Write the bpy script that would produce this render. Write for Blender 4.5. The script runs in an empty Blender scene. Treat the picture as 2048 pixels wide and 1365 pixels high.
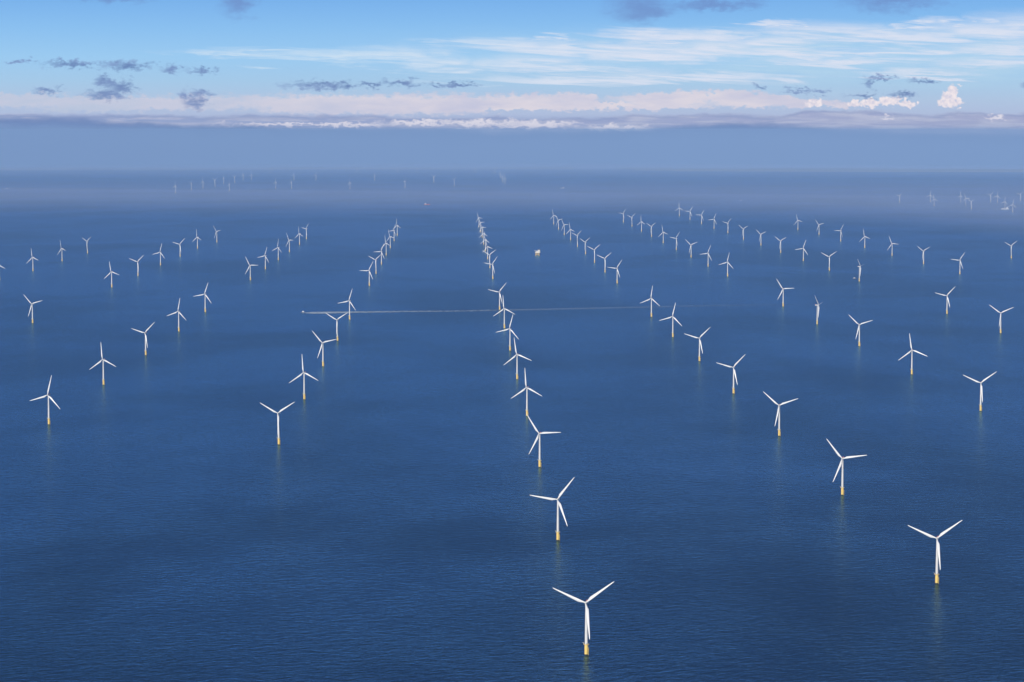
import bpy, bmesh, math, random
from mathutils import Vector, Matrix, noise as mnoise
random.seed(7)
S = bpy.context.scene
COL = S.collection

# ---------------------------------------------------------------- camera
CAM_H, PITCH, FPX = 872.2, 4.837, 4988.0
RE = 6371000.0 / 0.87                 # effective earth radius (with refraction)
def sea_z(x, y):
    return -(x * x + y * y) / (2 * RE)
cd = bpy.data.cameras.new("camera")
cd.sensor_width = 36.0
cd.lens = FPX / 2048.0 * 36.0
cd.clip_start = 5.0
cd.clip_end = 400000.0
cam = bpy.data.objects.new("camera", cd)
cam.location = (0, 0, CAM_H)
cam.rotation_euler = (math.radians(90 - PITCH), 0, 0)
COL.objects.link(cam)
S.camera = cam

# ---------------------------------------------------------------- exposure
S.view_settings.view_transform = 'Standard'
S.view_settings.look = 'None'
S.view_settings.gamma = 1
S.view_settings.use_curve_mapping = False
S.view_settings.exposure = 0.0
S.cycles.volume_bounces = 1
S.cycles.max_bounces = 4
S.cycles.use_denoising = True

# ---------------------------------------------------------------- sun
SUN_EL, SUN_AZ = math.radians(21), math.radians(200)      # azimuth clockwise from +Y: behind the camera, to its left
sl = bpy.data.lights.new("sun", 'SUN')
sl.energy = 4.2
sl.angle = math.radians(0.5)
sl.color = (1.0, 0.93, 0.85)
sun = bpy.data.objects.new("sun", sl)
sdir = Vector((math.sin(SUN_AZ) * math.cos(SUN_EL), math.cos(SUN_AZ) * math.cos(SUN_EL), math.sin(SUN_EL)))
sun.rotation_euler = sdir.to_track_quat('Z', 'Y').to_euler()
sun.location = (0, 0, 3000)
COL.objects.link(sun)

# ---------------------------------------------------------------- node helper
class NB:
    def __init__(self, nt):
        self.nt = nt; self.N = nt.nodes; self.L = nt.links
    def put(self, sock, v):
        if v is None: return
        if isinstance(v, bpy.types.NodeSocket): self.L.new(v, sock)
        else: sock.default_value = v
    def m(self, op, a=None, b=None, c=None, clamp=False):
        n = self.N.new('ShaderNodeMath'); n.operation = op; n.use_clamp = clamp
        for i, v in enumerate((a, b, c)): self.put(n.inputs[i], v)
        return n.outputs[0]
    def v(self, op, a=None, b=None, c=None):
        n = self.N.new('ShaderNodeVectorMath'); n.operation = op
        for i, v in enumerate((a, b, c)): self.put(n.inputs[i], v)
        return n.outputs['Value'] if op in ('LENGTH', 'DOT_PRODUCT', 'DISTANCE') else n.outputs[0]
    def xyz(self, x=0., y=0., z=0.):
        n = self.N.new('ShaderNodeCombineXYZ')
        for i, v in enumerate((x, y, z)): self.put(n.inputs[i], v)
        return n.outputs[0]
    def sep(self, v):
        n = self.N.new('ShaderNodeSeparateXYZ'); self.put(n.inputs[0], v); return n.outputs
    def noise(self, vec, scale=1., detail=4., rough=.55, dist=0., color=False):
        n = self.N.new('ShaderNodeTexNoise')
        self.put(n.inputs['Vector'], vec); n.inputs['Scale'].default_value = scale
        n.inputs['Detail'].default_value = detail; n.inputs['Roughness'].default_value = rough
        n.inputs['Distortion'].default_value = dist
        return n.outputs['Color'] if color else n.outputs['Fac']
    def step(self, v, a, b, lo=0., hi=1., smooth=True):
        n = self.N.new('ShaderNodeMapRange'); n.interpolation_type = 'SMOOTHSTEP' if smooth else 'LINEAR'
        self.put(n.inputs['Value'], v)
        for nm, val in (('From Min', a), ('From Max', b), ('To Min', lo), ('To Max', hi)): self.put(n.inputs[nm], val)
        return n.outputs[0]
    def mix(self, f, a, b):
        n = self.N.new('ShaderNodeMix'); n.data_type = 'RGBA'
        self.put(n.inputs[0], f); self.put(n.inputs[6], a); self.put(n.inputs[7], b)
        return n.outputs[2]
    def ramp(self, f, stops):
        n = self.N.new('ShaderNodeValToRGB'); self.put(n.inputs[0], f)
        e = n.color_ramp.elements
        while len(e) < len(stops): e.new(.5)
        for i, (p, c) in enumerate(stops): e[i].position = p; e[i].color = c
        return n.outputs[0]
def lin(r, g, b):
    f = lambda c: (c / 255 / 12.92) if c / 255 <= .04045 else ((c / 255 + .055) / 1.055) ** 2.4
    return (f(r), f(g), f(b), 1.0)

# ---------------------------------------------------------------- world: sky texture, thin air, clouds (by true azimuth and elevation)
W = bpy.data.worlds.new("World"); S.world = W; W.use_nodes = True
nb = NB(W.node_tree); nb.N.clear()
out = nb.N.new('ShaderNodeOutputWorld'); bg = nb.N.new('ShaderNodeBackground')
nb.L.new(bg.outputs[0], out.inputs[0])
sky = nb.N.new('ShaderNodeTexSky'); sky.sky_type = 'NISHITA'; sky.sun_disc = False
sky.sun_elevation = SUN_EL; sky.sun_rotation = SUN_AZ
sky.air_density = 1.2; sky.dust_density = 0.4; sky.ozone_density = 2.5; sky.altitude = 800
SKY_K = 0.05
base = nb.v('SCALE', sky.outputs[0]); base.node.inputs['Scale'].default_value = 1.0
tc = nb.N.new('ShaderNodeTexCoord').outputs['Generated']
dx, dy, dz = nb.sep(nb.v('NORMALIZE', tc))
el = nb.m('MULTIPLY', nb.m('ARCSINE', dz), 57.29578)
az = nb.m('MULTIPLY', nb.m('ARCTAN2', dx, dy), 57.29578)
# cloud chart: U = azimuth, V = height above the horizon, in hundredths of a degree
K = 1 / 0.01149
U = nb.m('MULTIPLY_ADD', az, K, 1024.)
V = nb.m('MULTIPLY_ADD', el, -K, 260.)
P = nb.xyz(U, V, 0.)
def chart_noise(sx, sy, detail=4., rough=.55, dist=0., off=0.):
    q = nb.v('MULTIPLY_ADD', P, (1 / sx, 1 / sy, 0), (off, off * 1.7, off * .3))
    return nb.noise(q, 1., detail, rough, dist)
n_puff = nb.m('SUBTRACT', chart_noise(22, 13, 6, .65, 0, 3.1), .5)
n_fine = nb.m('SUBTRACT', chart_noise(70, 22, 5, .6, 0, 9.4), .5)
Psh = nb.v('MULTIPLY_ADD', nb.xyz(U, nb.m('MULTIPLY_ADD', U, -.055, V), 0.), (1 / 210, 1 / 13, 0), (5.2, 8.1, 1.5))
n_streak = nb.m('SUBTRACT', nb.noise(Psh, 1., 6, .62, .7), .5)
Pf = nb.v('MULTIPLY_ADD', nb.xyz(U, nb.m('MULTIPLY_ADD', U, -.03, V), 0.), (1 / 90, 1 / 4.5, 0), (1.2, 3.1, 6.5))
n_fil = nb.noise(Pf, 1., 6, .65, .4)
n_bank = nb.m('SUBTRACT', chart_noise(120, 26, 5, .55, .2, 1.3), .5)
n_puff2 = nb.m('SUBTRACT', chart_noise(17, 9, 6, .7, 0, 13.7), .5)
Pw = nb.v('ADD', P, nb.xyz(nb.m('MULTIPLY_ADD', n_puff2, 50., nb.m('MULTIPLY', n_fine, 70.)), nb.m('MULTIPLY', n_puff, 42.), 0.))
Ps = nb.v('ADD', P, nb.xyz(nb.m('MULTIPLY', n_fine, 260.), nb.m('MULTIPLY', n_streak, 60.), 0.))
def blobs(src, lst):
    d = None
    for (cx, cy, rx, ry) in lst:
        q = nb.v('MULTIPLY_ADD', src, (1 / rx, 1 / ry, 0), (-cx / rx, -cy / ry, 0))
        l = nb.v('LENGTH', q)
        d = l if d is None else nb.m('MINIMUM', d, l)
    return d
DARK = [(225,190,34,9),(250,178,20,14),(215,162,10,9),(232,170,16,10),(155,131,44,6),(262,134,38,8),(395,206,20,11),(380,193,8,12),(412,190,20,7),(107,184,17,6),
        (412,144,22,5),(350,141,15,7),(648,172,56,7),(735,171,20,4),(800,166,30,5),(872,172,18,4),(910,169,26,3),(75,125,10,4),
        (1750,158,26,4),(1728,168,7,8),(1830,165,20,4),(1715,193,22,4),(1787,190,18,5),(1600,182,28,3),(1636,187,20,3),
        (1515,174,12,3),(2040,172,14,4),(590,252,28,6),(52,131,16,3),(2200,150,60,7),(-160,140,50,8)]
SOFT = [(1278,18,52,22),(1765,2,75,20),(240,-2,75,10),(1420,14,70,10),(480,4,26,26),(2300,10,90,20),(-200,20,80,16)]
CIRR = [(520,107,130,5),(640,113,130,9),(740,108,80,9),(810,112,70,13),(862,128,55,13),(930,145,50,6),(985,88,120,7),(1080,97,150,9),(1060,128,110,12),
        (1150,142,110,6),(1240,98,150,8),(1300,70,90,8),(1290,112,100,14),(1370,78,110,12),(1350,116,70,13),(1430,100,110,12),(1440,72,60,8),(1560,108,160,7),
        (1540,88,90,10),(1640,68,110,15),(1740,72,120,10),(1830,80,180,10),(1950,70,110,18),(2020,64,90,24),(1935,52,40,10),(1850,50,40,7),(1800,62,30,5),
        (1545,50,60,3),(1590,55,30,2),(2000,104,110,9),(1990,132,140,9),(1790,106,190,4),(1700,125,150,6),(1820,150,90,6),(1180,160,220,6),(2200,90,160,26),(1380,152,160,5),(1100,78,35,4)]
PINK = [(640,208,190,20),(820,210,210,20),(1060,204,110,14),(1140,200,60,14),(1180,198,22,9),(1330,200,110,15),(1420,194,110,12),(1500,204,100,14),(1250,212,200,8),(1600,206,70,9),(300,208,260,15),
        (1680,211,40,6),(60,203,150,12),(1000,215,300,8)]
CUM = [(1890,207,23,10),(1884,196,14,12),(1893,182,11,11),(1870,207,8,6),(1620,207,16,8),(1772,203,24,9),(1735,207,20,8),(1805,209,18,7),(1700,209,16,7)]
LOWW = [(955,246,170,7),(840,246,90,6),(1090,248,80,6),(1225,256,62,7),(1030,252,130,5),(1760,234,18,3),(1975,236,20,5),(640,250,170,4)]
def mask(d, n, amp, a, b):
    return nb.step(nb.m('MULTIPLY_ADD', n, amp, d), a, b, 1., 0.)
air = nb.ramp(nb.step(el, -1., 5., 0., 1., False), [
    (0.0, lin(120,147,194)), (0.155, lin(124,150,196)), (0.19, lin(150,168,206)), (0.225, lin(178,192,222)), (0.28, lin(176,198,226)),
    (0.35, lin(166,202,233)), (0.44, lin(156,203,241)), (0.55, lin(139,192,240)), (0.66, lin(122,178,236)), (1.0, lin(100,160,228))])
c = air
n_big = chart_noise(700, 120, 3, .5, 0, 2.2)
# thin veil that whitens the right-hand half
veil = nb.m('MULTIPLY', nb.m('MULTIPLY', nb.step(U, 500., 1700.), nb.step(V, 40., 95.)), nb.step(V, 215., 120.))
veil = nb.m('MULTIPLY', veil, nb.step(nb.m('ADD', n_streak, n_bank), -.35, .45, .1, .75))
c = nb.mix(veil, c, lin(190,218,236))
mC = nb.m('MULTIPLY', mask(blobs(Ps, CIRR), n_streak, 3.2, -.15, 1.95), nb.step(n_fil, .3, .58, .62, 1.))
c = nb.mix(nb.m('MULTIPLY', mC, .95), c, nb.mix(nb.step(U, 600., 1300.), lin(205,225,243), lin(221,227,242)))
mS = mask(blobs(Pw, SOFT), n_fine, 2.6, 0., 1.9)
c = nb.mix(nb.m('MULTIPLY', mS, .62), c, lin(108,132,190))
mP = mask(blobs(Pw, PINK), n_bank, 1.6, .7, 1.3)
c = nb.mix(nb.m('MULTIPLY', mP, .9), c, nb.mix(nb.step(n_bank, -.25, .25), nb.mix(nb.step(U, 200., 900.), lin(188,200,222), lin(200,200,222)), nb.mix(nb.step(U, 200., 900.), lin(206,206,224), lin(228,219,226))))
n_cum = nb.m('SUBTRACT', chart_noise(9, 8, 5, .6, 0, 31.), .5)
n_cum2 = nb.m('SUBTRACT', chart_noise(11, 9, 5, .6, 0, 43.), .5)
mK = mask(blobs(nb.v('ADD', P, nb.xyz(nb.m('MULTIPLY', n_cum, 26.), nb.m('MULTIPLY', n_cum2, 22.), 0.)), CUM), n_cum, 2.2, .75, 1.15)
c = nb.mix(mK, c, nb.mix(nb.step(n_cum, -.15, .15), lin(243,233,236), lin(214,210,226)))
mD = mask(blobs(Pw, DARK), n_puff2, 3.6, 0., 1.8)
c = nb.mix(nb.m('MULTIPLY', mD, .84), c, nb.mix(nb.step(n_fine, -.2, .2), lin(92,118,172), lin(128,150,198)))
# grey stratus bank along the horizon
uf = nb.step(U, 0., 2048., 0., 1., False)
def curve(pts, lo, hi_):
    v_ = nb.ramp(uf, [(p / 2048, ((y - lo) / (hi_ - lo),) * 3 + (1,)) for p, y in pts])
    v_.node.color_ramp.interpolation = 'B_SPLINE'
    return nb.step(nb.sep(v_)[0], 0., 1., lo, hi_, False)
top = curve([(0,231),(90,225),(300,231),(700,235),(1250,232),(1400,227),(1560,231),(1670,216),(1760,229),(2048,226)], 200., 300.)
n_hump = nb.m('SUBTRACT', chart_noise(85, 40, 4, .55, 0, 61.), .5)
top = nb.m('MULTIPLY_ADD', n_hump, 26., nb.m('MULTIPLY_ADD', n_fine, 12., top))
dT = nb.m('SUBTRACT', V, top)
mB = nb.step(dT, -3., 6.)
crest = nb.m('MULTIPLY', mB, nb.step(dT, 11., 2.))
bankc = nb.mix(uf, lin(150,166,206), lin(166,171,204))
bankc = nb.mix(nb.step(chart_noise(110, 8, 6, .62, .6, 7.7), .42, .62), bankc, lin(186,190,214))
bankc = nb.mix(nb.m('MULTIPLY', crest, .7), bankc, lin(132,148,192))
c = nb.mix(nb.m('MULTIPLY', mB, .88), c, bankc)
mL = mask(blobs(Pw, LOWW), n_bank, 2.2, .35, 1.2)
c = nb.mix(nb.m('MULTIPLY', mL, .95), c, lin(229,224,234))
lowb = curve([(0,236),(250,245),(500,254),(760,260),(1050,266),(1280,262),(1400,247),(1600,253),(1700,262),(2048,270)], 200., 300.)
lowb = nb.m('MULTIPLY_ADD', n_hump, -22., nb.m('MULTIPLY_ADD', n_fine, 9., lowb))
dL = nb.m('SUBTRACT', V, lowb)
c = nb.mix(nb.m('MULTIPLY', nb.step(dL, -8., 8.), .96), c, nb.mix(nb.step(dL, 0., 26.), lin(108,133,183), lin(122,150,197)))
# higher up the Nishita sky takes over
c = nb.mix(nb.step(el, 2.8, 10.), c, lin(26,82,160))
hi = nb.step(el, 12., 35.)
skyc = nb.v('SCALE', base); skyc.node.inputs['Scale'].default_value = 1.0
inv = nb.v('SCALE', c); inv.node.inputs['Scale'].default_value = 1 / SKY_K
below = nb.step(el, -4., -1.2)
fin = nb.mix(hi, inv, skyc)
nb.L.new(fin, bg.inputs[0]); bg.inputs[1].default_value = SKY_K

# ---------------------------------------------------------------- materials
def mat(name):
    m = bpy.data.materials.new(name); m.use_nodes = True
    b = NB(m.node_tree); p = m.node_tree.nodes['Principled BSDF']
    return m, b, p
def paint(name, col, rough=.45, dirt=.12, scale=.35):
    m, b, p = mat(name)
    g = b.N.new('ShaderNodeTexCoord').outputs['Object']
    n = b.noise(b.v('MULTIPLY', g, (1, 1, .25)), scale, 5, .6)
    d = tuple(c * (1 - dirt) for c in col[:3]) + (1,)
    b.put(p.inputs['Base Color'], b.mix(b.step(n, .35, .7), (*col[:3], 1), d))
    p.inputs['Roughness'].default_value = rough
    return m
M_WHITE = paint("white_coating", (.74, .73, .70), .45, .12)
M_BLADE = paint("blade_gelcoat", (.78, .78, .77), .35, .06)
M_YELLOW = paint("yellow_coating", (.93, .67, .18), .5, .25)
M_RED = paint("red_coating", (.55, .09, .05), .5)
M_GREY = paint("galvanised_steel", (.35, .36, .37), .5)
M_DARK = paint("dark_growth", (.05, .05, .04), .8, .4)
M_GLASS = paint("dark_window", (.03, .04, .05), .15)
M_ORANGE = paint("orange_hull", (.6, .12, .05), .5)
M_BLUE = paint("navy_hull", (.03, .06, .15), .4)

def sea_material():
    m, b, p = mat("sea_water")
    g = b.N.new('ShaderNodeNewGeometry').outputs['Position']
    sx, sy, sz = b.sep(g)
    q = b.xyz(sx, sy, 0.)
    patch = b.noise(b.v('MULTIPLY', q, (1 / 1300, 1 / 2300, 1)), 1., 4, .55, .4)       # wind patches; in the mirror factor they also paint in cloud shadows
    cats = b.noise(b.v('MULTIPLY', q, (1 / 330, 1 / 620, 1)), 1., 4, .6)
    rot = b.N.new('ShaderNodeMapping'); b.L.new(q, rot.inputs[0]); rot.inputs['Rotation'].default_value = (0, 0, math.radians(-14))
    swell = b.noise(b.v('MULTIPLY', rot.outputs[0], (1 / 29, 1 / 17, 1)), 1., 3, .55, .5)
    chop = b.noise(b.v('MULTIPLY', q, (1 / 11, 1 / 7.5, 1)), 1., 3, .6, .3)
    h = b.m('ADD', b.m('MULTIPLY', swell, 2.0), b.m('MULTIPLY', chop, .9))
    amp = b.m('MULTIPLY', b.step(patch, .3, .7, .8, 1.2), b.step(cats, .3, .7, .75, 1.25))
    bu = b.N.new('ShaderNodeBump'); bu.inputs['Distance'].default_value = SEA_BUMP
    b.L.new(b.m('MULTIPLY', h, amp), bu.inputs['Height']); bu.inputs['Strength'].default_value = 1.
    out = b.N['Material Output']; b.N.remove(p)
    dif = b.N.new('ShaderNodeBsdfDiffuse'); dif.inputs['Color'].default_value = SEA_COL
    glo = b.N.new('ShaderNodeBsdfGlossy'); glo.inputs['Color'].default_value = SEA_TINT
    b.put(glo.inputs['Roughness'], b.step(patch, .3, .7, SEA_R - .01, SEA_R + .03))
    fr = b.N.new('ShaderNodeFresnel'); fr.inputs['IOR'].default_value = 1.333
    for n_ in (glo, fr): b.L.new(bu.outputs[0], n_.inputs['Normal'])
    mx = b.N.new('ShaderNodeMixShader')
    b.put(mx.inputs[0], b.m('MULTIPLY', fr.outputs[0], b.m('MULTIPLY', b.m('MULTIPLY', b.step(patch, .32, .64, .72, 1.12), b.step(cats, .3, .7, .93, 1.06)), SEA_F)))       # waves hide part of the grazing mirror; patch dims it as painted cloud shadow
    b.L.new(dif.outputs[0], mx.inputs[1]); b.L.new(glo.outputs[0], mx.inputs[2]); b.L.new(mx.outputs[0], out.inputs['Surface'])
    return m
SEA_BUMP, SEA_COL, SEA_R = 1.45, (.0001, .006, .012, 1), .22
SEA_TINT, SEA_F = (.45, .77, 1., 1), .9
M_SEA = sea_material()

def foam_material(name, k, lo, hi_):
    m, b, p = mat(name)
    g = b.N.new('ShaderNodeNewGeometry').outputs['Position']
    at = b.N.new('ShaderNodeAttribute'); at.attribute_name = 'foam_cover'
    n = b.noise(b.v('MULTIPLY', g, (1 / 26, 1 / 16, 1)), 1., 5, .65)
    p.inputs['Base Color'].default_value = (.78, .88, .95, 1); p.inputs['Roughness'].default_value = .7
    a = b.m('MULTIPLY', b.step(n, lo, hi_, .35, 1.), b.m('MULTIPLY', at.outputs['Fac'], k), None, True)
    b.put(p.inputs['Alpha'], a)
    return m
M_FOAM = foam_material("sea_foam", 1.0, .35, .6)

def land_material(name, c1, c2, sc):
    m, b, p = mat(name)
    g = b.N.new('ShaderNodeNewGeometry').outputs['Position']
    n = b.noise(g, 1 / sc, 5, .6)
    b.put(p.inputs['Base Color'], b.mix(b.step(n, .38, .62), c1, c2)); p.inputs['Roughness'].default_value = .9
    return m
M_LAND = land_material("fields_and_woods", (.22, .25, .23, 1), (.34, .34, .30, 1), 1600.)
M_BEACH = land_material("pale_sand", (.5, .44, .33, 1), (.62, .56, .45, 1), 900.)

# ---------------------------------------------------------------- mesh helpers
def obj(name, bm, material, parent=None, smooth=False, loc=None):
    me = bpy.data.meshes.new(name)
    bmesh.ops.recalc_face_normals(bm, faces=bm.faces)
    if smooth:
        for f in bm.faces: f.smooth = True
    bm.to_mesh(me); bm.free()
    me.materials.append(material)
    o = bpy.data.objects.new(name, me); COL.objects.link(o)
    if parent: o.parent = parent
    if loc: o.location = loc
    return o
def thing(name, label, cat, loc=(0, 0, 0), rz=0., group=None):
    o = bpy.data.objects.new(name, None); COL.objects.link(o)
    o.location = loc; o.rotation_euler = (0, 0, rz)
    o['label'] = label; o['category'] = cat
    if group: o['group'] = group
    return o
def box(bm, c, s, bevel=0., rz=0.):
    m = Matrix.Translation(c) @ Matrix.Rotation(rz, 4, 'Z') @ Matrix.Diagonal((*s, 1))
    r = bmesh.ops.create_cube(bm, size=1, matrix=m)
    if bevel:
        es = list({e for v in r['verts'] for e in v.link_edges})
        bmesh.ops.bevel(bm, geom=es, offset=bevel, segments=2, affect='EDGES', profile=.5)
def loft(bm, rings, caps=True):
    R = [[bm.verts.new(p) for p in r] for r in rings]
    for a, b in zip(R, R[1:]):
        n = len(a)
        for i in range(n): bm.faces.new((a[i], a[(i + 1) % n], b[(i + 1) % n], b[i]))
    if caps:
        bm.faces.new(R[0][::-1]); bm.faces.new(R[-1])
def tube(bm, a, b, r1, r2=None, n=12):
    a, b = Vector(a), Vector(b); r2 = r1 if r2 is None else r2
    q = (b - a).to_track_quat('Z', 'Y')
    ring = lambda c, r: [c + q @ Vector((r * math.cos(2 * math.pi * i / n), r * math.sin(2 * math.pi * i / n), 0)) for i in range(n)]
    loft(bm, [ring(a, r1), ring(b, r2)])
def lathe(bm, prof, n=24):
    loft(bm, [[(r * math.cos(2 * math.pi * i / n), r * math.sin(2 * math.pi * i / n), z) for i in range(n)] for r, z in prof])

# ---------------------------------------------------------------- sea, following the earth's curve
def build_sea():
    bm = bmesh.new(); seg = 192
    rads = [0.]; r = 400.
    while r < 120000: rads.append(r); r *= 1.045
    rads.append(120000.)
    c = bm.verts.new((0, 0, 0)); prev = None
    for r in rads[1:]:
        ring = []
        for i in range(seg):
            a = 2 * math.pi * i / seg
            x, y = r * math.cos(a), r * math.sin(a)
            ring.append(bm.verts.new((x, y, sea_z(x, y))))
        for i in range(seg):
            j = (i + 1) % seg
            if prev is None: bm.faces.new((c, ring[i], ring[j]))
            else: bm.faces.new((prev[i], ring[i], ring[j], prev[j]))
        prev = ring
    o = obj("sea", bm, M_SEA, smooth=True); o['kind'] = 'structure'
build_sea()

# ---------------------------------------------------------------- far coast
def strip_surface(name, material, near, depth, rows, height, kind='structure', seed=0., lift=2.):
    bm = bmesh.new(); grid = []
    n = 160
    def near_at(t):
        x = near[0][0] + t * (near[-1][0] - near[0][0])
        for (x0, y0), (x1, y1) in zip(near, near[1:]):
            if x0 <= x <= x1: break
        f = (x - x0) / (x1 - x0); f = f * f * (3 - 2 * f)
        return x, y0 + f * (y1 - y0)
    for i in range(n + 1):
        x, y = near_at(i / n)
        y += 900 * mnoise.noise(Vector((x / 3000, seed, 0)))
        col = []
        for j in range(rows + 1):
            f = j / rows
            yy = y + depth * f
            h = lift + height * min(1, f * 3) * max(0, .45 + .75 * mnoise.noise(Vector((x / 5200, yy / 4000, seed))) + .3 * mnoise.noise(Vector((x / 1500, yy / 1500, seed + 5))))
            if j == 0: h = -1.
            col.append(bm.verts.new((x, yy, sea_z(x, yy) + h)))
        grid.append(col)
    for a, b in zip(grid, grid[1:]):
        for j in range(rows): bm.faces.new((a[j], b[j], b[j + 1], a[j + 1]))
    o = obj(name, bm, material, smooth=True); o['kind'] = kind
strip_surface("beach", M_BEACH, [(5200, 79500), (7200, 78600), (11000, 77600), (14200, 77400), (16500, 78200), (24000, 80000)], 2600, 3, 3., seed=3.)
strip_surface("land", M_LAND, [(4200, 83500), (8000, 80900), (14000, 79900), (17000, 80600), (24000, 82500)], 20000, 10, 60., seed=8.)
strip_surface("beach", M_BEACH, [(-26000, 97500), (-17000, 98000), (-8000, 97000), (-2500, 95500)], 3200, 3, 3., seed=13.)
strip_surface("land", M_LAND, [(-27000, 100700), (-17000, 101200), (-8000, 100200), (2500, 98500)], 12000, 8, 60., seed=18.)

# ---------------------------------------------------------------- wind turbine
HUB, ROT, OVER, TILT = 88.5, 61.0, 6.0, math.radians(6)
DECK = 18.0
SHARED = {}
def mesh_parts():
    d = {}
    bm = bmesh.new(); lathe(bm, [(3.0, -6), (3.0, 3.2)], 28); d['foundation_pile'] = (bm, M_DARK, None)
    bm = bmesh.new(); lathe(bm, [(3.05, 1.6), (3.05, 14.5), (2.95, 15.2), (2.95, DECK - .2)], 28); d['transition_piece'] = (bm, M_YELLOW, None)
    bm = bmesh.new()
    for sx in (-.9, .9):
        tube(bm, (3.9, sx, -2), (3.9, sx, 12.5), .28, n=8)
        for z in (1, 6, 12): tube(bm, (2.9, sx, z), (3.95, sx, z), .18, n=6)
    for k in range(22): tube(bm, (3.5, -.4, 1 + k * .8), (3.5, .4, 1 + k * .8), .06, n=5)
    box(bm, (3.6, 0, 9.5), (1.6, 2.4, .2))
    d['boat_landing'] = (bm, M_YELLOW, 'transition_piece')
    bm = bmesh.new(); lathe(bm, [(3.0, DECK - .5), (4.7, DECK - .2), (4.75, DECK + .15), (2.4, DECK + .2)], 28); d['work_platform'] = (bm, M_YELLOW, None)
    bm = bmesh.new()
    for k in range(20):
        a = 2 * math.pi * k / 20; b_ = 2 * math.pi * (k + 1) / 20
        p, q = Vector((4.6 * math.cos(a), 4.6 * math.sin(a), 0)), Vector((4.6 * math.cos(b_), 4.6 * math.sin(b_), 0))
        tube(bm, p + Vector((0, 0, DECK)), p + Vector((0, 0, DECK + 1.2)), .06, n=5)
        for z in (.6, 1.2): tube(bm, p + Vector((0, 0, DECK + z)), q + Vector((0, 0, DECK + z)), .05, n=5)
    d['railing'] = (bm, M_YELLOW, 'work_platform')
    bm = bmesh.new(); tube(bm, (-4.0, -1.5, DECK), (-4.0, -1.5, DECK + 2.6), .25, n=8)
    tube(bm, (-4.0, -1.5, DECK + 2.5), (-6.2, -2.2, DECK + 3.2), .2, n=8); box(bm, (-4.2, -1.6, DECK + 2.4), (1.0, .8, .9), .08)
    d['davit_crane'] = (bm, M_WHITE, 'work_platform')
    bm = bmesh.new(); lathe(bm, [(2.6, DECK + .1), (2.62, DECK + 2), (2.45, 40), (2.05, 65), (1.7, 84), (1.75, 85.6), (1.6, 86.4)], 28); d['tower'] = (bm, M_WHITE, None)
    bm = bmesh.new(); box(bm, (1.2, -2.42, DECK + 1.5), (1.0, .5, 2.3), .05); d['door'] = (bm, M_GREY, 'tower')
    # nacelle along +Y (behind the rotor), tilted
    bm = bmesh.new()
    ring = lambda y, w, zl, zh: [(w * sx_, y, z_) for sx_, z_ in ((-1, zl + .6), (-.8, zl), (.8, zl), (1, zl + .6), (1, zh - .7), (.75, zh), (-.75, zh), (-1, zh - .7))]
    loft(bm, [ring(-3.6, 1.55, -1.5, 1.7), ring(-2.9, 1.9, -1.8, 2.0), ring(5.5, 1.95, -1.8, 2.15), ring(9.5, 1.8, -1.5, 2.1), ring(10.2, 1.5, -1.0, 1.7)])
    d['nacelle'] = (bm, M_WHITE, None)
    bm = bmesh.new(); box(bm, (0, 7.6, 2.6), (3.4, 4.4, .25), .05)
    for sx in (-1.6, 1.6):
        box(bm, (sx, 7.6, 3.3), (.12, 4.3, 1.1))
    for y in (5.5, 9.7): box(bm, (0, y, 3.3), (3.3, .12, 1.1))
    d['hoist_platform'] = (bm, M_RED, 'nacelle')
    bm = bmesh.new(); tube(bm, (.5, 4.2, 2.0), (.5, 4.2, 4.6), .07, n=6); tube(bm, (-.5, 4.2, 2.0), (-.5, 4.2, 4.2), .07, n=6); box(bm, (0, 4.2, 4.1), (1.6, .12, .12))
    d['wind_vane'] = (bm, M_GREY, 'nacelle')
    # hub: round nose towards -Y
    bm = bmesh.new(); prof = [(1.75, 1.9), (1.85, .8), (1.85, -.6), (1.6, -1.5), (1.0, -2.2), (.35, -2.55)]
    loft(bm, [[(r * math.cos(2 * math.pi * i / 24), y, r * math.sin(2 * math.pi * i / 24)) for i in range(24)] for r, y in prof])
    d['rotor_hub'] = (bm, M_WHITE, None)
    bm = bmesh.new(); rings = []
    for r, ch, th, tw in [(1.3, 2.3, 2.3, 0), (3.5, 2.35, 2.3, 4), (7, 3.5, 2.0, 14), (11.5, 5.0, 1.35, 12), (17, 4.7, 1.0, 9), (26, 3.9, .72, 6), (36, 3.1, .52, 3.5), (46, 2.4, .38, 1.5), (54, 1.8, .26, .5), (59, 1.25, .17, 0), (60.7, .7, .1, 0), (61, .3, .06, 0)]:
        pts = []; t = math.radians(tw)
        le = -1.15 if r > 5 else -ch / 2
        if 5 <= r <= 12: le = -1.25
        if r > 12: le = -1.25 + (r - 12) / 49 * .9
        for i in range(14):
            a = 2 * math.pi * i / 14
            u = .5 - .5 * math.cos(a)
            w = math.sin(a) * (1 if r < 4 else (1.25 - .75 * u))
            x, y = le + u * ch, w * th / 2
            pts.append((-(x * math.cos(t) - y * math.sin(t)), x * math.sin(t) + y * math.cos(t) - .0009 * r * r * .6, r))
        rings.append(pts)
    loft(bm, rings); d['blade'] = (bm, M_BLADE, None)
    return d
def make_turbine():
    root = thing('wind_turbine', 'white wind turbine', 'wind turbine')
    made = {}
    for k, (bm, m, par) in mesh_parts().items():
        o = obj(k, bm, m, made[par] if par else root, smooth=k in ('tower', 'transition_piece', 'foundation_pile', 'rotor_hub', 'blade'))
        if par == 'nacelle': pass
        made[k] = o
    return root, made
PROTO, PP = make_turbine()
for o in PP.values():
    if o.data.polygons and o.data.polygons[0].use_smooth:
        o.data.set_sharp_from_angle(angle=math.radians(40)) if hasattr(o.data, 'set_sharp_from_angle') else None
TM = Matrix.Translation((0, 0, HUB)) @ Matrix.Rotation(-TILT, 4, 'X')
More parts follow.
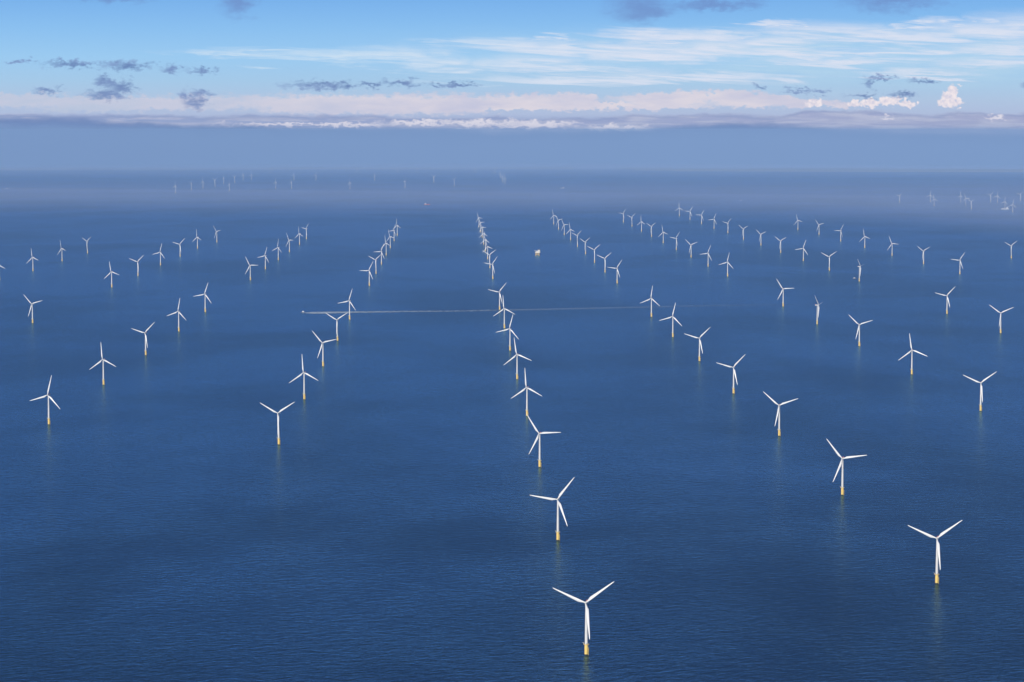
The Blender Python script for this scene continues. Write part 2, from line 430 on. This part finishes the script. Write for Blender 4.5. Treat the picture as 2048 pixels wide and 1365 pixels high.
def pose(parts, phase, pitch=0.):
    parts['nacelle'].matrix_local = TM
    parts['rotor_hub'].matrix_local = TM @ Matrix.Translation((0, -OVER, 0))
    for k, b in enumerate(parts['blades']):
        b.matrix_local = TM @ Matrix.Translation((0, -OVER, 0)) @ Matrix.Rotation(phase + k * 2 * math.pi / 3, 4, 'Y') @ Matrix.Rotation(pitch, 4, 'Z')
first = [True]
FINE = ('boat_landing', 'railing', 'davit_crane', 'door', 'hoist_platform', 'wind_vane', 'foundation_pile')
def place_turbine(x, y, yaw, ph, label, group, scale=1., fine=True):
    if first[0]:
        first[0] = False
        root, parts = PROTO, dict(PP)
        bl = [PP['blade']]
    else:
        root = PROTO.copy(); COL.objects.link(root); parts = {}
        for k, o in PP.items():
            if k == 'blade' or (not fine and k in FINE and k != 'hoist_platform'): continue
            c = o.copy(); COL.objects.link(c); parts[k] = c
        for k, c in parts.items():
            par = PP[k].parent
            c.parent = root if par is PROTO else parts[par.name.split('.')[0]]
            c.matrix_parent_inverse = Matrix()
        bl = []
        b = PP['blade'].copy(); COL.objects.link(b); b.parent = root; bl.append(b)
    while len(bl) < 3:
        b = PP['blade'].copy(); COL.objects.link(b); b.parent = root; bl.append(b)
    parts['blades'] = bl
    root.location = (x, y, sea_z(x, y)); root.rotation_euler = (0, 0, -math.radians(yaw))
    root.scale = (scale,) * 3
    root['label'] = label; root['category'] = 'wind turbine'; root['group'] = group
    pose(parts, math.radians(ph), math.radians(80) if yaw < -50 else 0.)   # the edge-on ones stand with feathered blades

TABLE = [('C',124,4105,14,52),('R1',821,4765,18,52),('C',98,5276,14,37),('R1',794,5943,18,80),('C',72,6442,19,85),('C',46,7614,24,114),('C',18,8762,18,110),('C',-8,9926,24,14),('C',-34,11073,22,114),('C',-61,12238,26,40),('L1',-651,6913,18,57),('L1',-678,8095,20,114),('L1',-704,9251,21,76),('L1',-730,10396,22,58),('L1',-757,11592,28,17),('L2',-1382,7395,18,12),('L2',-1410,8566,20,113),('L2',-1433,9718,20,45),('L2',-1460,10894,26,9),('L2',-1490,12084,20,18),('L3',-2194,11380,22,74),('L2',-2259,14053,24,107),('L2',-2279,15178,24,48),('L2',-2317,16425,28,14),('L2',-2346,17618,24,45),('L2',-2381,18874,42,112),('L2',-2366,19992,46,79),('L3',-3038,14762,33,108),('L3',-3025,15732,33,108),('L3',-3061,16955,46,102),('L3',-3087,18128,43,55),('L1',-1549,14744,27,88),('L1',-1578,15941,35,17),('L1',-1605,17116,44,5),('L1',-1635,18314,46,89),('L1',-1665,19542,46,110),('L1',-1700,20624,46,38),('C1',-813,14188,28,28),('C1',-841,15408,35,52),('C1',-866,16528,34,25),('C1',-898,17796,46,108),('C1',-926,18969,46,100),('C1',-956,20224,45,22),('C1',-983,21376,46,112),('C2',-115,14870,34,37),('C2',-142,16059,32,56),('C2',-168,17231,46,102),('C2',-196,18414,46,113),('C2',-222,19584,46,111),('C2',-250,20927,46,92),('C2',-277,22107,46,86),('C2',-310,23408,46,95),('C3',609,14428,32,34),('C3',582,15577,30,51),('C3',556,16775,34,52),('C3',531,17984,46,55),('C3',504,19183,46,49),('C3',480,20419,46,106),('C3',451,21517,46,87),('C3',425,22770,46,80),('C3',404,24156,46,103),('R1',1310,15136,32,12),('R1',1280,16263,38,22),('R1',1258,17503,39,69),('R1',1230,18660,46,36),('R1',1205,19863,46,107),('R1',1181,21108,46,57),('R1',1159,22322,46,114),('R1',1131,23516,46,50),('R1',1104,24734,46,36),('R2',2012,15796,28,55),('R2',1987,16995,32,19),('R2',1960,18182,42,62),('R2',1938,19409,46,68),('R2',1907,20544,46,64),('R2',1899,21940,46,42),('R2',1863,23002,36,22),('R2',1844,24275,32,32),('R2',1819,25500,28,33),('R2',1793,26739,36,116),('R3',2039,14620,-62,78),('R3',2764,15372,36,34),('R3',2740,16588,46,62),('R3',2706,17746,42,94),('R3',2689,19004,46,106),('R3',2661,20186,46,30),('R3',2653,21551,46,77),('R3',2601,22695,46,102),('R4',3484,17389,46,54),('R1',659,11760,28,6),('R1',685,10589,22,12),('R1',714,9461,18,45),('R1',739,8277,23,43),('R1',767,7112,21,69),('R2',1360,12482,25,85),('R2',1387,11302,-62,78),('R2',1416,10132,25,71),('R2',1440,8943,16,111),('R2',1466,7757,18,53),('R3',2122,10797,18,65),('R3',2092,11965,26,42)]
ORD = ['nearest', 'second nearest', 'third nearest', 'fourth nearest', 'fifth nearest', 'sixth nearest', 'seventh nearest', 'eighth nearest', 'ninth nearest', 'tenth nearest']
def posture(ph):
    a = ph % 120
    if a > 60: a -= 120
    if abs(a) <= 9: return 'top blade upright'
    if abs(a) >= 50: return 'blades like a Y'
    return 'top blade leaning ' + ('right' if a > 0 else 'left')
NEARROW = {'L3': 'at the far left of the front block', 'L2': 'in left front row', 'L1': 'in front row left of centre', 'C': 'in central front row',
           'R1': 'in front row right of centre', 'R2': 'in right front row', 'R3': 'in rightmost short front row'}
FARROW = {'L3': 'in leftmost distant row', 'L2': 'in second distant row from left', 'L1': 'in third distant row from left', 'C1': 'in fourth distant row from left',
          'C2': 'in distant row above the central front row', 'C3': 'in distant row right of the white platform', 'R1': 'in fourth distant row from right', 'R2': 'in third distant row from right',
          'R3': 'in second distant row from right', 'R4': 'alone near right edge, distant'}
rows = {}
for r, x, y, yaw, ph in TABLE:
    key = ('n' if y < 13000 else 'f') + r
    rows.setdefault(key, []).append((y, x, yaw, ph))
for key, lst in rows.items():
    lst.sort(); nm = (NEARROW if key[0] == 'n' else FARROW)[key[1:]]
    for i, (y, x, yaw, ph) in enumerate(lst):
        if len(lst) == 1: lab = f"white wind turbine, {posture(ph)}, {nm}"
        else: lab = f"white turbine, {posture(ph)}, {ORD[i]} {nm}"
        if yaw < 0: lab = lab.replace(posture(ph), 'rotor turned edge-on')
        place_turbine(x, y, yaw, ph, lab, 'wind turbines of the nearer farm', fine=y < 13000 or i == 0)

NUM = ['leftmost', 'second', 'third', 'fourth', 'fifth', 'sixth', 'seventh', 'eighth', 'ninth', 'tenth', 'eleventh', 'twelfth', 'thirteenth', 'fourteenth', 'fifteenth',
       'sixteenth', 'seventeenth', 'eighteenth', 'nineteenth', 'twentieth']
FARA = [(-5208,38655),(-5280,41149),(-5323,43030),(-5319,44738),(-5552,48120),(-5488,49452),(-5755,53502),(-5639,54093),(-4553,40253),(-4017,42494),(-3750,42486),
        (-4641,53190),(-4171,53168),(-2708,41753),(-2873,52307),(-1845,43080),(-1546,49527),(-1039,45008),(-259,56190),(-190,50008),(-133,47346)]
FARB = [(-6760,70065),(-4335,69835),(-3280,71602),(-2713,71572),(-1032,69685),(-475,68814)]
FARC = [(5070,32659),(5542,33078),(5202,30766),(5888,32764),(5694,31328),(5428,29498),(6362,33188),(6358,32700),(5844,29595),(5654,28181),(6830,33540)]
rnd = random.Random(4)
def far_field(pts, what, scale, group, yaw0):
    pts = sorted(pts, key=lambda p: p[0] / p[1]); n = len(pts)
    for i, (x, y) in enumerate(pts):
        place = (NUM[i] + ('' if i == 0 else ' from left')) if i < (n + 1) // 2 else ((NUM[n - 1 - i] + ' from right') if i < n - 1 else 'rightmost')
        place_turbine(x, y, yaw0 + rnd.uniform(-12, 12), rnd.choice([0, 8, 20, 45, 60, 100, 112]), f"hazy pale turbine, {place} {what}", group, scale, False)
far_field(FARA, 'in the faint field behind the left rows', 1.3, 'faint turbines of the far field', 55)
far_field(FARB, 'of the barely visible ones near the horizon', 1.35, 'barely visible turbines near the horizon', 50)
far_field(FARC, 'in the small hazy group at right edge', 1.0, 'hazy turbines of the right hand field', 40)

# ---------------------------------------------------------------- substation platform
def substation():
    x, y = 182, 17773
    t = thing('substation_platform', 'white substation platform on yellow jacket legs, alone between two distant turbine rows', 'platform', (x, y, sea_z(x, y)), math.radians(-12))
    for sx, sy in ((-1, -1), (1, -1), (1, 1), (-1, 1)):
        bm = bmesh.new(); tube(bm, (sx * 15, sy * 12, -4), (sx * 10, sy * 9, 20), 1.3, 1.1, 14); obj('leg', bm, M_YELLOW, t, True)
    bm = bmesh.new(); c = [(-1, -1), (1, -1), (1, 1), (-1, 1)]
    at = lambda s, z: Vector((s[0] * (15 - 5 * (z + 4) / 24), s[1] * (12 - 3 * (z + 4) / 24), z))
    for i in range(4):
        a, b = c[i], c[(i + 1) % 4]
        for z0, z1 in ((1, 10), (10, 19)):
            tube(bm, at(a, z0), at(b, z1), .5, n=8); tube(bm, at(b, z0), at(a, z1), .5, n=8)
        tube(bm, at(a, 10), at(b, 10), .5, n=8)
    obj('bracing', bm, M_YELLOW, t)
    bm = bmesh.new(); box(bm, (2, 0, 20.6), (38, 26, 1.2), .1); box(bm, (2, 0, 26.6), (38.6, 26.6, .6), .1); obj('deck', bm, M_YELLOW, t)
    bm = bmesh.new(); box(bm, (3, 0, 23.8), (33, 23, 4.9), .2); box(bm, (5, 0, 30.6), (28, 22, 7.2), .2); box(bm, (9, 3, 36.6), (16, 12, 4.6), .2); obj('module', bm, M_WHITE, t)
    bm = bmesh.new()
    for k in range(6): box(bm, (-6 + k * 4.4, -11.2, 31), (2.2, .5, 3.4))
    obj('louvre', bm, M_GREY, t)
    bm = bmesh.new(); loft(bm, [[(-16 + 10.5 * math.cos(a * math.pi / 4 + .39), 10.5 * math.sin(a * math.pi / 4 + .39), z) for a in range(8)] for z in (37.2, 38.2)])
    for sy in (-5, 5): tube(bm, (-12, sy, 27), (-17, sy, 37.3), .5, n=8)
    obj('helideck', bm, M_WHITE, t)
    bm = bmesh.new(); tube(bm, (18, -8, 34), (18, -8, 42), .9, n=10); tube(bm, (18, -8, 41), (3, -10, 47), .5, n=8); box(bm, (18.6, -8, 42.5), (3, 2.4, 2.4), .1); obj('crane', bm, M_YELLOW, t)
    bm = bmesh.new(); tube(bm, (14, 8, 38.9), (14, 8, 52), .3, n=6); obj('mast', bm, M_WHITE, t)
substation()

# ---------------------------------------------------------------- boats
def hull_bm(L, B, D, draft=1.2):
    bm = bmesh.new(); rings = []
    for f, w, z0 in ((-.5, .86, 0), (-.3, 1, 0), (.1, 1, 0), (.3, .8, .1), (.42, .45, .3), (.5, .06, .6)):
        x = f * L; h = D + (.25 * D if f > .2 else 0)
        rings.append([(x, -B / 2 * w, h), (x, -B / 2 * w * .8, -draft + z0), (x, B / 2 * w * .8, -draft + z0), (x, B / 2 * w, h)])
    loft(bm, rings); return bm
def crew_boat(x, y, rz, label, group=None):
    t = thing('crew_boat', label, 'boat', (x, y, sea_z(x, y)), rz, group)
    bm = bmesh.new()
    for s in (-1, 1):
        h = hull_bm(24, 3, 2.6); bmesh.ops.translate(h, verts=h.verts, vec=(0, s * 3, 0))
        me = bpy.data.meshes.new('t'); h.to_mesh(me); h.free(); bm.from_mesh(me); bpy.data.meshes.remove(me)
    obj('hull', bm, M_BLUE, t)
    bm = bmesh.new(); box(bm, (-.8, 0, 2.95), (21, 8.8, .5), .05); obj('deck', bm, M_GREY, t)
    bm = bmesh.new(); box(bm, (-1.5, 0, 4.7), (9.5, 7, 3), .3); box(bm, (-.2, 0, 7.3), (5.2, 5, 2.2), .3); obj('wheelhouse', bm, M_WHITE, t)
    bm = bmesh.new(); box(bm, (2.45, 0, 7.6), (.12, 4.2, 1.0)); box(bm, (-.2, -2.53, 7.6), (4.2, .12, .9)); box(bm, (-1.5, -3.53, 5.1), (7.5, .12, .9)); obj('window', bm, M_GLASS, t)
    bm = bmesh.new(); tube(bm, (-2, 0, 8.3), (-2, 0, 12), .12, n=6); box(bm, (-2, 0, 10.5), (.2, 2, .2)); obj('mast', bm, M_WHITE, t)
    return t
crew_boat(-1013, 12049, math.radians(183), 'small white boat at the head of the long foam wake')
crew_boat(2050, 14905, math.radians(20), 'small boat lying against the foot of an edge-on turbine')
def ship(x, y, rz, L, label, hullm, topm=None):
    t = thing('ship', label, 'ship', (x, y, sea_z(x, y)), rz)
    obj('hull', hull_bm(L, L * .2, L * .09, 3), hullm, t)
    bm = bmesh.new(); box(bm, (L * .27, 0, L * .16), (L * .22, L * .17, L * .14), .3); box(bm, (L * .28, 0, L * .26), (L * .14, L * .15, L * .06), .2)
    obj('superstructure', bm, topm or M_WHITE, t)
    bm = bmesh.new(); box(bm, (L * .352, 0, L * .27), (.2, L * .13, L * .025)); obj('window', bm, M_GLASS, t)
    bm = bmesh.new(); tube(bm, (L * .27, 0, L * .28), (L * .27, 0, L * .42), L * .006, n=6); obj('mast', bm, M_WHITE, t)
    bm = bmesh.new()
    for k in range(3): box(bm, (-L * (.36 - .16 * k), 0, L * .105), (L * .12, L * .14, L * .035), .1)
    obj('deck_cargo', bm, M_RED if hullm is M_ORANGE else M_GREY, t)
ship(-1072, 31490, math.radians(205), 78, 'tiny ship with orange-red hull in the haze beyond the middle rows', M_ORANGE)
ship(868, 42921, math.radians(10), 70, 'faint pale ship far off in the haze right of the far turbines', M_WHITE)
ship(3084, 33631, math.radians(60), 45, 'tiny white ship speck in haze above the right hand distant rows', M_WHITE)
ship(5822, 29480, math.radians(4), 95, 'white vessel at the foot of a hazy turbine, right edge', M_WHITE)
ship(-8645, 42721, math.radians(30), 55, 'faint pale ship in the haze near left edge', M_WHITE)

# ---------------------------------------------------------------- wakes
def foam_strip(name, pts, widths, dens, z=.35, across=6):
    bm = bmesh.new(); grid = []; dl = bm.verts.layers.float.new('foam_cover')
    segs = []
    for (a, b, wa, wb, da, db) in zip(pts, pts[1:], widths, widths[1:], dens, dens[1:]):
        L = math.hypot(b[0] - a[0], b[1] - a[1]); n = max(2, int(L / 40))
        for k in range(n):
            f = k / n; segs.append((a[0] + (b[0] - a[0]) * f, a[1] + (b[1] - a[1]) * f, wa + (wb - wa) * f, da + (db - da) * f))
    for i, (x, y, w, d) in enumerate(segs):
        x2, y2 = segs[min(i + 1, len(segs) - 1)][:2]; x1, y1 = segs[max(i - 1, 0)][:2]
        n = Vector((-(y2 - y1), x2 - x1)).normalized()
        off = 9 * mnoise.noise(Vector((x / 260, 0, 2))); col = []
        for j in range(across + 1):
            s = j / across * 2 - 1
            ww = w * (1 + .35 * mnoise.noise(Vector((x / 70, s, 4))))
            px_, py_ = x + n.x * (s * ww / 2 + off), y + n.y * (s * ww / 2 + off)
            v = bm.verts.new((px_, py_, sea_z(px_, py_) + z)); v[dl] = d * (1 - s * s) ** .5 if abs(s) < 1 else 0.
            col.append(v)
        grid.append(col)
    for a, b in zip(grid, grid[1:]):
        for j in range(across): bm.faces.new((a[j], b[j], b[j + 1], a[j + 1]))
    o = obj(name, bm, M_FOAM, smooth=True); o['kind'] = 'stuff'
    return o
foam_strip('wake', [(-1004, 12048), (-960, 12046), (-812, 12078), (-540, 12125), (-274, 12160), (-59, 12220), (313, 12330), (641, 12440), (948, 12530), (1359, 12618), (1800, 12680)],
           [50, 150, 130, 120, 110, 110, 110, 110, 120, 130, 140], [1., 1., .8, .5, .36, .3, .24, .18, .11, .05, 0.])
foam_strip('wake', [(-1360, 19229), (-1338, 19229), (-1300, 19231), (-1270, 19232)], [20, 60, 60, 20], [0, .3, .25, 0])
foam_strip('wake', [(5640, 29440), (5740, 29440), (5822, 29440), (5900, 29442), (5980, 29450)], [60, 150, 190, 150, 60], [.1, .6, .9, .6, 0])

# ---------------------------------------------------------------- air between the camera and the horizon
def haze():
    bm = bmesh.new(); zt, zb = CAM_H + 40, sea_z(120000, 0) - 12
    box(bm, (0, 0, (zt + zb) / 2), (242000, 242000, zt - zb))
    m = bpy.data.materials.new("air"); m.use_nodes = True; nt = m.node_tree; nt.nodes.clear()
    o_ = nt.nodes.new('ShaderNodeOutputMaterial'); v = nt.nodes.new('ShaderNodeVolumePrincipled')
    nt.links.new(v.outputs[0], o_.inputs['Volume'])
    v.inputs['Color'].default_value = HAZE_COL; v.inputs['Density'].default_value = HAZE_D
    v.inputs['Anisotropy'].default_value = HAZE_G
    o = obj("haze", bm, m); o['kind'] = 'stuff'; o.display_type = 'WIRE'
HAZE_COL, HAZE_D, HAZE_G = (.37, .58, .92, 1), 1.35e-5, -.15
haze()

# low mist lying on the water beyond the far ends of the rows, closer in on the right
def mist(pts, h, dens, col, slope):
    bm = bmesh.new(); cx = sum(p[0] for p in pts) / len(pts); cy = sum(p[1] for p in pts) / len(pts)
    far = max(p[1] for p in pts)
    tops = [(x, y + (slope if y < cy else 0.), h) for x, y in pts]
    loft(bm, [[(x, y, sea_z(x, y) - 8) for x, y in pts], [(x, y, sea_z(x, y) + 12) for x, y in pts], [(x, y, sea_z(x, y) + z) for x, y, z in tops]])
    m = bpy.data.materials.new("mist"); m.use_nodes = True; nt = m.node_tree; nt.nodes.clear()
    o_ = nt.nodes.new('ShaderNodeOutputMaterial'); v = nt.nodes.new('ShaderNodeVolumePrincipled')
    nt.links.new(v.outputs[0], o_.inputs['Volume'])
    v.inputs['Color'].default_value = col; v.inputs['Density'].default_value = dens; v.inputs['Anisotropy'].default_value = -.15
    o = obj("mist_bank", bm, m); o['kind'] = 'stuff'; o.display_type = 'WIRE'
for off, far, h, d in ((0, 36800, 170, 3.2e-5), (1800, 40500, 200, 2.7e-5), (3600, 46000, 150, 2.4e-5)):
    mist([(-30000, 30000 + off), (-15000, 28000 + off), (-6000, 26500 + off), (-1500, 25700 + off), (2200, 24900 + off), (3800, 22000 + off), (4700, 18000 + off), (6500, 16000 + off), (30000, 15500 + off),
          (30000, far + 800), (5000, far - 600), (-4000, far + 500), (-30000, far + 2500)], h, d, (.55, .63, .88, 1), 3000)
mist([(-60000, 52000), (-12000, 49000), (3000, 47000), (12000, 44000), (60000, 44000), (60000, 104000), (0, 104000), (-60000, 104000)], 260, 2.2e-5, (.45, .6, .92, 1), 6000)
